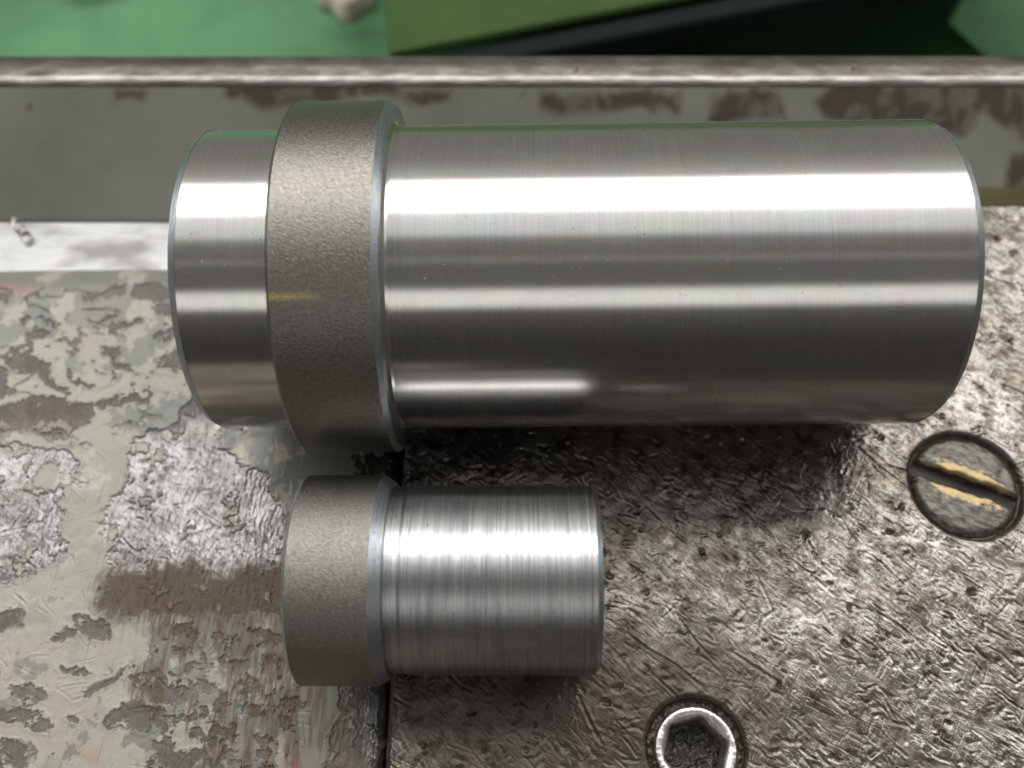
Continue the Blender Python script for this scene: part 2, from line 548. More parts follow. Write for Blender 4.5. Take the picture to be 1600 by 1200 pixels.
S1 = at(1509, 758, -0.01)
S2 = at(1087, 1171, -0.03)
SCREW_HOLES = [(S1, 0.392, 0.055), (S2, 0.305, 0.070)]
plate = plate_surface()
tag(plate, "brown oily iron plate covered in scratches and pits, carrying both steel parts", "iron plate")

# ------------------------------------------------------------------ the painted casting on the left
Z_CAST = -0.165
BARE = [
    [(-20, 448), (22, 452), (12, 470), (-20, 474)],
    [(3, 556), (40, 540), (52, 528), (50, 558), (82, 566), (76, 586), (14, 580)],
    [(-10, 575), (8, 580), (20, 612), (6, 622), (-10, 610)],
    [(128, 460), (196, 446), (200, 458), (150, 466), (130, 474)],
    [(214, 446), (240, 440), (270, 438), (270, 466), (240, 474), (214, 462)],
    [(240, 482), (275, 474), (275, 496), (252, 494)],
    [(168, 522), (178, 508), (226, 497), (222, 508), (190, 518), (174, 526)],
    [(150, 510), (170, 498), (190, 488), (176, 502), (156, 514)],
    [(240, 528), (275, 508), (275, 528), (255, 536)],
    [(44, 520), (56, 512), (80, 514), (66, 522), (50, 532), (42, 548)],
    [(74, 526), (92, 532), (118, 532), (138, 522), (130, 536), (104, 542), (88, 538)],
    [(154, 540), (170, 546), (194, 550), (182, 562), (168, 556)],
    [(36, 500), (56, 490), (48, 500), (38, 506)],
    [(64, 498), (100, 505), (96, 509), (66, 502)],
    [(60, 582), (74, 586), (100, 608), (94, 612), (64, 592)],
    [(104, 582), (112, 594), (150, 602), (150, 608), (112, 602), (104, 592)],
    [(142, 570), (154, 578), (186, 586), (154, 584)],
    [(100, 542), (124, 556), (120, 558)],
    [(174, 566), (222, 583), (220, 586), (180, 574)],
    [(36, 626), (50, 615), (84, 620), (104, 628), (140, 630), (144, 656), (120, 670), (104, 686), (62, 682), (36, 676), (-20, 690), (-20, 640), (20, 632)],
    [(145, 636), (168, 624), (210, 616), (234, 628), (206, 630), (172, 634), (154, 640)],
    [(104, 684), (146, 694), (142, 700), (112, 694)],
    [(262, 560), (290, 548), (296, 575), (275, 582), (254, 575)],
    # large bare areas
    [(200, 715), (210, 690), (232, 672), (270, 668), (282, 640), (310, 612), (360, 650), (420, 690), (440, 720), (420, 760), (440, 800), (445, 960), (300, 962), (150, 950), (160, 905), (172, 880), (156, 850), (152, 820), (150, 800), (170, 780), (190, 770), (200, 745)],
    [(-20, 692), (60, 700), (106, 706), (128, 722), (122, 736), (140, 762), (120, 775), (96, 785), (98, 800), (88, 822), (110, 850), (112, 862), (92, 880), (60, 892), (30, 905), (-20, 912)],
    # lower chips
    [(-20, 962), (16, 953), (34, 956), (36, 982), (4, 988), (-20, 984)],
    [(78, 994), (104, 980), (124, 984), (140, 975), (120, 992), (92, 1002), (80, 1002)],
    [(108, 962), (130, 958), (166, 968), (176, 992), (150, 998), (120, 985)],
    [(20, 1076), (34, 1066), (66, 1072), (76, 1086), (60, 1096), (50, 1104), (30, 1096)],
    [(-20, 1110), (20, 1108), (66, 1108), (82, 1130), (76, 1148), (50, 1142), (34, 1126), (-20, 1128)],
    [(-20, 1162), (10, 1156), (50, 1164), (60, 1180), (40, 1200), (-20, 1215)],
    [(90, 1042), (118, 1040), (142, 1052), (120, 1056), (92, 1050)],
    [(106, 1120), (122, 1114), (128, 1122), (120, 1130)],
    [(162, 1130), (176, 1114), (216, 1096), (236, 1110), (240, 1140), (226, 1146), (206, 1138), (170, 1142)],
    [(122, 1082), (150, 1072), (176, 1054), (200, 1040), (190, 1056), (160, 1080), (136, 1092)],
    [(240, 1160), (270, 1158), (262, 1175), (310, 1172), (322, 1150), (318, 1190), (280, 1198), (246, 1190)],
    [(355, 1034), (392, 1034), (386, 1040), (350, 1042)],
    [(205, 1060), (240, 1050), (270, 1075), (262, 1096), (236, 1100), (215, 1086)],
    [(262, 1070), (296, 1072), (300, 1090), (270, 1094)],
    [(336, 1142), (358, 1142), (360, 1148), (338, 1150)],
    [(400, 1172), (430, 1172), (428, 1182), (402, 1182)],
    [(506, 1190), (516, 1150), (540, 1120), (528, 1100), (534, 1060), (560, 1040), (620, 1040), (620, 1230), (500, 1230)],
    [(556, 690), (660, 680), (660, 780), (550, 790)],
]
ISLAND = [[(34, 766), (52, 754), (62, 730), (78, 724), (100, 738), (100, 752), (90, 772), (64, 764), (48, 772)],
          [(100, 760), (130, 752), (150, 764), (138, 784), (160, 800), (160, 830), (168, 862), (150, 888), (110, 896), (96, 908), (116, 872), (112, 850), (92, 822), (108, 800)],
          [(150, 900), (170, 880), (176, 890), (160, 915), (140, 925)],
          [(232, 960), (262, 966), (250, 1000), (236, 996)], [(326, 958), (350, 960), (352, 984), (330, 980)],
          [(258, 1042), (272, 1026), (300, 1034), (290, 1052), (268, 1056)],
          [(350, 672), (450, 672), (520, 690), (500, 790), (452, 860), (440, 850), (440, 790), (420, 740), (380, 730), (345, 700)]]


def casting_surface():
    step = 0.0056
    x1 = X_EDGE - 0.018
    xs = grid_axis(-4.15, x1, step, -14, x1)
    ys = grid_axis(-3.35, 0.98, step, -14, 0.98)
    X, Y = np.meshgrid(xs, ys)
    PX, PY = to_px(X, Y, Z_CAST)
    wx = 18 * fbm(X * 7, Y * 7, 3, 41, 0.6) + 16 * fbm(X * 26, Y * 26, 4, 43, 0.7); wy = 18 * fbm(X * 7 + 40, Y * 7, 3, 47, 0.6) + 16 * fbm(X * 26, Y * 26, 4, 49, 0.7)
    QX, QY = PX + wx, PY + wy
    core = (PX > -60) & (PX < 700) & (PY < 1260)
    sd = np.full(X.shape, -60.0)
    for p in BARE: sd = np.maximum(sd, poly_sd(QX, QY, p))
    # fine scattered chips in the lower middle
    low = smooth(190, 260, PX) * smooth(955, 1000, PY) * smooth(500, 450, PX)
    sd = np.maximum(sd, (fbm(X * 15, Y * 15, 5, 61, 0.6) - 0.05 - 0.30 * (1 - low)) * 90)
    sd = np.maximum(sd, (fbm(X * 13, Y * 24, 4, 67) - 0.30) * 60 - 14 * (1 - smooth(430, 520, PY) * smooth(660, 600, PY)))
    # lacy remnants of paint inside the large bare areas, more of them near their borders
    lace = fbm(X * 8, Y * 8, 5, 63, 0.62)
    sd = np.where(sd > 4, np.minimum(sd, (0.20 - lace) * 110 - 8 * smooth(60, 10, sd)), sd)
    for p in ISLAND: sd = np.minimum(sd, -poly_sd(QX, QY, p))
    sd = sd + 9 * fbm(X * 14, Y * 14, 4, 64, 0.65) + 5 * fbm(X * 50, Y * 50, 3, 66)
    # thin curved cracks in the thick paint at the top left
    cr = np.abs(fbm(X * 4.5, Y * 9, 2, 68) + 0.35 * fbm(X * 15, Y * 15, 2, 69)) * 60
    crz = smooth(0.02, 0.2, fbm(X * 5, Y * 5, 3, 70)) * smooth(430, 470, PY) * smooth(720, 640, PY)
    sd = np.maximum(sd, np.where(crz > 0.5, 1.4 - cr, -60))
    # outside the authored region: broad noise patches
    sd = np.where(core, sd, (fbm(X * 1.5, Y * 1.5, 5, 71) - 0.05) * 120)
    wd = 0.8 + 9 * smooth(-0.02, 0.22, fbm(X * 6, Y * 6, 3, 73)) * smooth(620, 680, PY)
    paint = 1 - smooth(-1, 1, sd / wd)
    worn = smooth(0.05, 0.3, fbm(X * 5 + 9, Y * 5, 4, 75)) * smooth(620, 680, PY)
    paint = paint * (1 - 0.35 * worn)
    # bevel the paint edge a little: it lifts and crumbles
    lip = np.exp(-((sd + 3.0) / 2.5) ** 2)
    H = Z_CAST + 0.009 * (1 - smooth(-1.2, 1.0, sd / wd)) + 0.003 * lip
    H += 0.020 * fbm(X * 2.2, Y * 2.2, 4, 13) + paint * 0.006 * fbm(X * 9, Y * 9, 4, 17)
    r = np.random.RandomState(5)
    ix = int(np.searchsorted(xs, -4.15 - 1e-6)); iy = int(np.searchsorted(ys, -3.35 - 1e-6))
    g = np.zeros((len(ys) - iy, len(xs) - ix))
    splat_gouges(g, step, 5200, 0.04, 0.24, 0.006, 0.011, 0.001, 0.0055, R(84), 0.16, r)
    splat_gouges(g, step, 1300, 0.03, 0.12, 0.006, 0.014, 0.001, 0.005, R(-35), 0.7, r)
    gp = np.zeros(g.shape)
    splat_gouges(gp, step, 240, 0.05, 0.25, 0.005, 0.009, 0.004, 0.012, R(-25), 0.6, r, 0.5)
    G = np.zeros(X.shape); GP = np.zeros(X.shape)
    G[iy:, ix:] = g; GP[iy:, ix:] = gp
    bare = 1 - paint
    smoothbare = smooth(500, 540, PX) * smooth(980, 1040, PY)
    H += 0.38 * G * bare * (1 - 0.4 * smoothbare) + GP * 0.3 + G * paint * 0.10
    H += bare * 0.002 * fbm(X * 16, Y * 16, 4, 83)
    # rounded right edge dropping into the joint, rounded rear edge
    e = np.clip(1 - (x1 - X) / 0.13, 0, 1)
    H -= 0.13 * (1 - np.sqrt(np.clip(1 - e * e, 0, 1)))
    e = np.clip(1 - (0.98 - Y) / 0.30, 0, 1)
    H -= 0.17 * (1 - np.sqrt(np.clip(1 - e * e * 0.96, 0, 1)))
    # stains
    band = poly_sd(PX + 1.2 * wx, PY + 1.6 * wy, [(136, 910), (170, 892), (300, 892), (380, 884), (460, 878), (460, 985), (420, 978), (370, 992), (300, 975), (240, 1000), (200, 975), (160, 960)])
    st = smooth(-16, 14, band + 26 * fbm(X * 26, Y * 3, 4, 97) + 16 * fbm(X * 9, Y * 9, 4, 99))
    drips = fbm(X * 20, Y * 1.8, 4, 91)
    zone = smooth(160, 220, PX) * smooth(940, 970, PY) * smooth(530, 500, PX)
    st = np.maximum(st, zone * smooth(-0.06, 0.12, drips + 0.9 * fbm(X * 4, Y * 4, 3, 93) + 0.10 * smooth(250, 400, PX)) * 0.95)
    st = np.maximum(st, 0.6 * smooth(500, 530, PX) * smooth(990, 1040, PY) * smooth(580, 560, PX))
    st = np.maximum(st, 0.7 * smooth(0, 8, poly_sd(QX, QY, BARE[19])) * 0.7)
    tone = 0.15 + 0.85 * smooth(-0.012, 0.02, fbm(X * 4.4, Y * 4.4, 6, 101, 0.66) + 0.005 + 0.10 * smooth(520, 440, PY) + 0.16 * smooth(430, 470, PX) - 0.16 * smooth(250, 150, PX) * smooth(500, 540, PY))
    dull = np.maximum(smooth(690, 620, PY + 0.12 * PX - 30), smooth(940, 965, PY)) * (1 - smooth(500, 530, PX) * smooth(960, 1000, PY))
    dull = np.clip(dull * 0.9 + 0.5 * fbm(X * 8, Y * 8, 4, 103), 0, 1)
    red = np.maximum(smooth(0.1, 0.3, fbm(X * 5, Y * 9, 4, 111) + 0.2 * smooth(140, 40, PX)) * smooth(435, 445, PY) * smooth(470, 452, PY) * smooth(150, 60, PX),
                     smooth(0.02, 0.2, fbm(X * 5, Y * 6, 4, 117)) * smooth(1150, 1200, PY) * smooth(520, 440, PX) * smooth(0, 60, PX)) * 0.35
    return grid_mesh("painted_casting", X, Y, H, {"paint": paint, "stain": np.clip(st, 0, 1), "tone": tone, "red": red, "dull": dull}, M_CAST, None, 1.5)


casting = casting_surface()
tag(casting, "machine casting with chipped cream grey paint, bare metal patches and a brown stain", "casting")


# ------------------------------------------------------------------ turned steel parts
def turned(name, profile, mat, parent, seg=256, sub=0, wob=0.0):
    """profile: list of (x, radius); revolved round the X axis; sharp corners get doubled rows"""
    verts, faces, uvs = [], [], []
    rows = []
    s = 0.0
    for k in range(len(profile) - 1):
        (xa, ra), (xb, rb) = profile[k], profile[k + 1]
        ln = math.hypot(xb - xa, rb - ra)
        rows.append([(xa, ra, s), (xb, rb, s + ln)])
        s += ln
    for (p, q) in rows:
        base = len(verts)
        for (x, r_, ss) in (p, q):
            for j in range(seg):
                a = 2 * math.pi * j / seg - math.pi / 2
                verts.append((x, math.cos(a) * r_, math.sin(a) * r_))
        for j in range(seg):
            j2 = (j + 1) % seg
            faces.append((base + j, base + j2, base + seg + j2, base + seg + j))
            v0 = j / seg * 2 * math.pi; v1 = (j + 1) / seg * 2 * math.pi
            uvs += [(p[2], v0), (p[2], v1), (q[2], v1), (q[2], v0)]
    me = bpy.data.meshes.new(name)
    me.from_pydata([tuple(c * U for c in v) for v in verts], [], faces)
    uvl = me.uv_layers.new(name="UVMap")
    uvl.data.foreach_set("uv", np.array(uvs, np.float32).reshape(-1))
    # outward normals
    me.update()
    me.polygons.foreach_set("use_smooth", [True] * len(me.polygons))
    o = link_mesh(name, me, mat, parent)
    bm = bmesh.new(); bm.from_mesh(me)
    bmesh.ops.recalc_face_normals(bm, faces=bm.faces[:])
    # each ring strip is its own shell: orient by position instead
    for f in bm.faces:
        c = f.calc_center_median(); n = f.normal
        f.normal_update()
    bm.to_mesh(me); bm.free()
    return o


def orient(me_obj, cx):
    """flip faces that look towards the axis or the inside of the part"""
    me = me_obj.data
    bm = bmesh.new(); bm.from_mesh(me)
    flip = []
    for f in bm.faces:
        c = f.calc_center_median(); n = f.normal
        v = Vector((0.25 * (c.x - cx * U), c.y, c.z))
        if abs(n.x) > 0.9: ok = (n.x > 0) == (c.x > cx * U)
        else: ok = n.dot(v) > 0
        if not ok: flip.append(f)
    bmesh.ops.reverse_faces(bm, faces=flip)
    bm.to_mesh(me); bm.free()


def arc(x, r0, rad, x_dir, n=4):
    """small rounded corner from the cylinder surface (radius r0) to an end face"""
    return [(x - x_dir * rad * (1 - math.sin(a)), r0 - rad * (1 - math.cos(a))) for a in [math.pi / 2 * k / n for k in range(n + 1)]]


big = empty("stepped_pin", (0, 0, 0), 0.0)
tag(big, "large shiny turned steel pin with a grainy collar, lying across the iron plate edge", "turned pin")
bo = turned("boss", [(-1.954, 0.001), (-1.954, 0.959), (-1.910, 0.985), (-1.36, 0.985)], M_BRIGHT, big); orient(bo, -1.6)
bc = turned("chamfer", [(-1.9575, 0.942), (-1.9565, 0.961), (-1.9115, 0.9865)], M_CHAM, bo); orient(bc, -1.5)
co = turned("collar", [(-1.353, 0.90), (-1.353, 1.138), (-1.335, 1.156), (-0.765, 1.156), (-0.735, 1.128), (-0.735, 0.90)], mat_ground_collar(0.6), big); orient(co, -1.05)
cc = turned("chamfer", [(-0.766, 1.1575), (-0.733, 1.127), (-0.733, 1.02)], M_CHAM, co); orient(cc, -1.05)
cc = turned("chamfer", [(-1.3555, 1.128), (-1.3345, 1.1575)], M_CHAM, co); orient(cc, -1.05)
ba = turned("barrel", [(-0.735, 1.03), (-0.715, 1.006), (-0.700, 1.0), (2.636, 1.0), (2.6765, 0.975), (2.677, 0.962), (2.677, 0.001)], M_BRIGHT, big); orient(ba, 1.0)
bc = turned("chamfer", [(2.6345, 1.0015), (2.6790, 0.976), (2.6800, 0.960)], M_CHAM, ba); orient(bc, 1.0)
big.location = (0, 0, 1.0 * U)

x2, y2, _z2 = CAM + C2W @ np.array([0.0, -1.186, -5.72])
r2 = 0.572
y2 -= 0.022
small = empty("stepped_bush", (x2, y2, r2), R(-0.5))
tag(small, "small dull turned steel bush with coarse tool marks, lying below the large pin", "turned bush")
sc = turned("collar", [(-1.275, 0.001), (-1.275, 0.612), (-1.255, 0.637), (-0.795, 0.637)], M_COLLAR, small); orient(sc, -1.0)
c2 = turned("chamfer", [(-1.2775, 0.610), (-1.2545, 0.6385)], M_CHAM, sc); orient(c2, -1.0)
c2 = turned("chamfer", [(-0.795, 0.637), (-0.728, 0.592), (-0.722, 0.568)], M_CHAM, sc); orient(c2, -1.0)
sb = turned("barrel", [(-0.722, 0.564), (-0.64, 0.562), (-0.625, 0.572), (0.455, 0.572), (0.459, 0.568), (0.492, 0.568), (0.519, 0.544), (0.519, 0.001)], M_ROUGH, small); orient(sb, 0.0)
c2 = turned("chamfer", [(0.491, 0.5695), (0.5215, 0.542)], M_CHAM, sb); orient(c2, 0.0)

# ------------------------------------------------------------------ screws
def mat_screw():
    t = NT("blackened_screw_with_brass_wear")
    w = t.attr("wear")
    n1 = t.noise(t.coords("Object", (700, 1500, 900)), 1.0, 5, 0.7)
    f = t.math('MULTIPLY', w, 1.0, True)
    f = t.ramp(t.math('ADD', f, t.math('MULTIPLY', t.math('SUBTRACT', n1, 0.5), 1.3)), [(0.36, 0.0), (0.55, 1.0)])
    c = t.mix(t.ramp(n1, [(0.35, 0.0), (0.65, 1.0)]), (0.085, 0.078, 0.068), (0.25, 0.235, 0.205))
    c = t.mix(f, c, (0.52, 0.40, 0.22))
    return t.set(Base_Color=c, Metallic=0.9, Roughness=0.36, Normal=t.bump(n1, 0.0003, 0.8))


def slotted_screw(c, rad, w, ang):
    root = empty("slotted_screw", (c[0], c[1], -0.16), ang)
    tag(root, "round slotted screw head with brass worn through beside its slot", "screw")
    dep = 0.085; top = 0.145
    V, F, A = [], [], []

    def dome(x, y):
        r_ = math.hypot(x, y) / rad
        z = top + 0.035 * (1 - r_ * r_)
        if r_ > 0.86: z -= 0.045 * ((r_ - 0.86) / 0.14) ** 2
        return z + 0.009 * (vn(x * 18 + 5, y * 18) + vn(x * 40, y * 40 + 3) * 0.7)
    vn = lambda a, b: float(vnoise(np.array([a]), np.array([b]), 77)[0])
    n, k = 72, 22
    for sg in (1, -1):
        base = len(V)
        L = math.sqrt(rad * rad - w * w)
        for i in range(n + 1):
            s = L * math.sin(math.pi * (i / n - 0.5))
            wob = w + 0.022 * vn(s * 14, sg * 9) + 0.012 * vn(s * 45, sg * 3)
            te = max(math.sqrt(max(rad * rad - s * s, 0)), wob + 1e-4)
            V.append((s, sg * (w - 0.008), top - dep)); A.append(0)
            V.append((s, sg * wob, dome(s, wob) - 0.014)); A.append(0.6)
            for j in range(k + 1):
                t = wob + 0.012 + (te - wob - 0.012) * (j / k) if te > wob + 0.02 else te
                V.append((s, sg * t, dome(s, t)))
                r_ = math.hypot(s, t) / rad
                A.append(max(0, 1.0 - (t - w) / 0.13) * max(0, 1 - (abs(s) / (rad * 0.78)) ** 3))
            V.append((s * 1.0, sg * te, 0.0)); A.append(0)
        m_ = k + 4
        for i in range(n):
            for j in range(m_ - 1):
                a, b = base + i * m_ + j, base + (i + 1) * m_ + j
                F.append((a, b, b + 1, a + 1) if sg > 0 else (a, a + 1, b + 1, b))
    o = from_lists("screw_head", V, F, mat_screw(), root)
    at_ = o.data.attributes.new("wear", 'FLOAT', 'POINT')
    if len(o.data.vertices) == len(A): at_.data.foreach_set("value", A)
    V, F = [], []
    for i in range(31):
        s = -rad + 2 * rad * i / 30
        hw = min(w + 0.01, math.sqrt(max(rad * rad - s * s, 0)) + 0.001)
        for j in range(7):
            y = hw * (j / 3 - 1)
            V.append((s, y, top - dep + 0.02 + 0.010 * vn(s * 9, y * 60) + 0.012 * j / 6))
    for i in range(30):
        for j in range(6):
            a = i * 7 + j; F.append((a, a + 7, a + 8, a + 1))
    from_lists("slot_floor", V, F, mat_simple("grimy_slot", (0.045, 0.038, 0.033), 0.6, 0.3, 0.5, 900, 0.0004, (0.3, 1, 1)), root)
    return root


slotted_screw(S1, 0.383, 0.058, R(-24))


def socket_screw(c):
    root = empty("socket_screw", (c[0], c[1], -0.21), 0)
    tag(root, "hex socket screw with a bright ring and a dirt filled hole, sunk in the plate", "screw")
    seg = 144
    V, F = [], []
    hexr = lambda a, ap: ap / math.cos(((a - R(14)) % (math.pi / 3)) - math.pi / 6)
    rows = []
    for r0, z in ((0.262, 0.0), (0.262, 0.180), (0.255, 0.198), (0.245, 0.203)):
        rows.append([(r0 * math.cos(2 * math.pi * j / seg), r0 * math.sin(2 * math.pi * j / seg), z) for j in range(seg)])
    for f_, z, dz in ((0.0, 0.203, 0), (0.55, 0.192, 0), (1.0, 0.165, 0), (1.0, -0.06, 0)):
        row = []
        for j in range(seg):
            a = 2 * math.pi * j / seg
            rr = (1 - f_) * 0.225 + f_ * min(hexr(a, 0.178), 0.200)
            row.append((rr * math.cos(a), rr * math.sin(a), z))
        rows.append(row)
    rng2 = np.random.RandomState(3)
    for row in rows:
        for p in row:
            V.append((p[0] + rng2.randn() * 0.0012, p[1] + rng2.randn() * 0.0012, p[2] + rng2.randn() * 0.0012))
    for i in range(len(rows) - 1):
        for j in range(seg):
            a, b = i * seg + j, i * seg + (j + 1) % seg
            F.append((a, b, b + seg, a + seg))
    from_lists("screw_head", V, F, mat_simple("bright_worn_steel", (0.60, 0.56, 0.55), 0.36, 1.0, 0.35, 500, 0.0003), root)
    # dirt packed in the hole
    g = np.linspace(-0.20, 0.20, 60)
    X, Y = np.meshgrid(g, g)
    Z = -0.03 + 0.05 * fbm(X * 14, Y * 14, 4, 121) + 0.045 * fbm(X * 45, Y * 45, 3, 125)
    o = grid_mesh("packed_dirt", X, Y, Z, {}, mat_simple("oily_dirt", (0.022, 0.018, 0.014), 0.3, 0.0, 0.6, 900, 0.0004), root)
    o["kind"] = "stuff"
    # dirt ring round the head
    return root


socket_screw(S2)

# ------------------------------------------------------------------ rear rail: ledge, wall, rim
rail = empty("rear_rail", (0, 0, 0), R(-1.0))
tag(rail, "long grey painted machine rail with a bare worn top edge behind the pins", "rail")
CA, SA = math.cos(R(1.0)), math.sin(R(1.0))
Z_LEDGE, Z_TOP = -0.50, 0.20
Y_BASE = 5.02 + CAM[1]
Y_WALL = 5.97 + CAM[1]


def mat_wall():
    t = NT("grey_paint_worn_to_brown_iron")
    chip, olive = t.attr("chip"), t.attr("olive")
    n1 = t.noise(t.coords("Object", (45, 45, 45)), 1.0, 4, 0.6)
    c = t.mix(t.ramp(n1, [(0.3, 0.0), (0.7, 1.0)]), (0.145, 0.145, 0.118), (0.20, 0.20, 0.168))
    c = t.mix(chip, c, (0.055, 0.042, 0.034))
    c = t.mix(olive, c, (0.10, 0.088, 0.032))
    return t.set(Base_Color=c, Metallic=0.0, Roughness=0.34, Normal=t.bump(n1, 0.0004, 0.3))


def rail_wall():
    xs = np.linspace(-9, 9, 700); zs = np.linspace(Z_LEDGE, Z_TOP, 150)
    X, Z = np.meshgrid(xs, zs)
    Y = Y_BASE + (Y_WALL - Y_BASE) * (Z - Z_LEDGE) / (Z_TOP - Z_LEDGE) + 0.012 * fbm(X * 2, Z * 2, 3, 131)
    xr = CA * X + SA * Y; yr = -SA * X + CA * Y
    PX, PY = to_px(xr, yr, Z)
    w = 30 * fbm(X * 3, Z * 3, 5, 137, 0.6); w2 = 30 * fbm(X * 3 + 9, Z * 3, 5, 139, 0.6)
    sd = np.full(X.shape, -60.0)
    for p in ([(360, 120), (560, 128), (560, 150), (500, 165), (420, 165), (355, 155)], [(180, 140), (230, 138), (236, 156), (185, 158)],
              [(560, 130), (700, 140), (700, 160), (640, 158), (560, 150)],
              [(840, 145), (1060, 142), (1060, 175), (1000, 170), (930, 180), (840, 170)],
              [(1110, 145), (1215, 145), (1235, 190), (1100, 195)],
              [(1270, 165), (1310, 135), (1640, 130), (1640, 235), (1600, 220), (1570, 190), (1540, 185), (1500, 215), (1430, 195), (1300, 195)],
              [(1570, 290), (1585, 240), (1700, 220), (1700, 300), (1580, 302)]):
        sd = np.maximum(sd, poly_sd(PX + w, PY + w2, p))
    chip = smooth(-10, 10, sd + 16 * fbm(X * 11, Z * 11, 4, 143)) * (0.55 + 0.45 * smooth(-0.2, 0.1, fbm(X * 9, Z * 9, 4, 141)))
    chip = np.maximum(chip, 0.7 * smooth(0.25, 0.34, fbm(X * 5, Z * 5, 5, 149)) * smooth(220, 150, PY))
    olive = smooth(288, 296, PY + 0.2 * w) * smooth(1300, 1340, PX) * 0.85
    base = smooth(338, 348, PY) * 0.6
    return grid_mesh("wall", X, Y, Z, {"chip": np.maximum(chip, base), "olive": olive}, mat_wall(), rail)


rail_wall()


def extrude_profile(name, prof, x0, x1, n, mat, parent, rough=0.0, seed=0):
    """prof: (y, z) list swept along X with a little unevenness"""
    xs = np.linspace(x0, x1, n)
    P = np.array(prof)
    X = np.repeat(xs[:, None], len(P), 1)
    Y = np.repeat(P[None, :, 0], n, 0) + rough * fbm(X * 6, X * 0 + np.arange(len(P))[None, :] * 0.35, 4, seed)
    Z = np.repeat(P[None, :, 1], n, 0) + rough * fbm(X * 6, X * 0 + np.arange(len(P))[None, :] * 0.35 + 50, 4, seed)
    return grid_mesh(name, X, Y, Z, {}, mat, parent)


def mat_rim():
    t = NT("worn_bare_rim_iron")
    n1 = t.noise(t.coords("Object", (140, 300, 300)), 1.0, 5, 0.65)
    c = t.mix(t.ramp(n1, [(0.35, 0.0), (0.65, 1.0)]), (0.13, 0.115, 0.10), (0.27, 0.255, 0.235))
    return t.set(Base_Color=c, Metallic=0.8, Roughness=0.27, Normal=t.bump(n1, 0.00018, 0.6))


prof = []
for k in range(13):       # rounded front edge between the slanting face (leaning 36 degrees) and the flat top
    a = R(-38 + 38 * k / 12)
    prof.append((Y_WALL + 0.10 + 0.16 * math.sin(a), Z_TOP - 0.12 + 0.16 * math.cos(a)))
zt = Z_TOP + 0.04
prof += [(Y_WALL + 0.2, zt), (Y_WALL + 0.32, zt - 0.002), (Y_WALL + 0.35, zt - 0.02), (Y_WALL + 0.36, zt - 0.3), (Y_WALL + 0.36, -6.0)]
extrude_profile("rim", prof, -9, 9, 500, mat_rim(), rail, 0.003, 151)


def mat_ledge():
    t = NT("shiny_machined_ledge")
    n1 = t.noise(t.coords("Object", (55, 110, 55)), 1.0, 4, 0.6)
    n2 = t.noise(t.coords("Object", (25, 40, 25)), 1.0, 3, 0.6)
    c = t.mix(t.ramp(n1, [(0.32, 0.0), (0.5, 1.0)]), (0.15, 0.145, 0.145), (0.30, 0.295, 0.295))
    c = t.mix(t.ramp(n2, [(0.60, 0.0), (0.66, 0.55)]), c, (0.60, 0.36, 0.36))
    return t.set(Base_Color=c, Metallic=0.75, Roughness=0.36, Normal=t.bump(n1, 0.0006, 0.4))


g = np.linspace(-9, 9, 60); gy = np.linspace(0.2, Y_BASE, 12)
X, Y = np.meshgrid(g, gy)
grid_mesh("ledge", X, Y, np.full(X.shape, Z_LEDGE) + 0.01 * fbm(X, Y, 3, 5), {}, mat_ledge(), rail)

# ------------------------------------------------------------------ green tray behind, far below
Z_TRAY = -4.6


def mat_green():
    t = NT("green_tray_paint")
    n1 = t.noise(t.coords("Object", (14, 14, 14)), 1.0, 5, 0.6)
    n2 = t.noise(t.coords("Object", (30, 45, 30)), 1.0, 3, 0.5)
    c = t.mix(t.ramp(n1, [(0.32, 0.0), (0.60, 1.0)]), (0.055, 0.135, 0.066), (0.112, 0.255, 0.125))
    c = t.mix(t.ramp(n2, [(0.57, 0.0), (0.66, 0.75)]), c, (0.04, 0.075, 0.045))
    return t.set(Base_Color=c, Roughness=0.8, Specular_IOR_Level=0.15, Normal=t.bump(n1, 0.0006, 0.4))


g = np.linspace(-26, 26, 80); gy = np.linspace(Y_WALL + 0.3, 30, 60)
X, Y = np.meshgrid(g, gy)
tray = grid_mesh("chip_tray", X, Y, Z_TRAY + 0.03 * fbm(X * .5, Y * .5, 3, 9), {}, mat_green(), None, 8)
tag(tray, "light green painted tray floor far behind the rail, blurred", "tray")


def slab(name, pts, z0, z1, mat, parent=None, bev=0.03):
    bm = bmesh.new()
    lo = [bm.verts.new((p[0] * U, p[1] * U, z0 * U)) for p in pts]
    hi = [bm.verts.new((p[0] * U, p[1] * U, z1 * U)) for p in pts]
    n = len(pts)
    bm.faces.new(hi); bm.faces.new(lo[::-1])
    for i in range(n): bm.faces.new((lo[i], lo[(i + 1) % n], hi[(i + 1) % n], hi[i]))
    bmesh.ops.recalc_face_normals(bm, faces=bm.faces[:])
    if bev: bmesh.ops.bevel(bm, geom=[e for e in bm.edges], offset=bev * U, segments=2, affect='EDGES')
    me = bpy.data.meshes.new(name); bm.to_mesh(me); bm.free()
    return link_mesh(name, me, mat, parent)


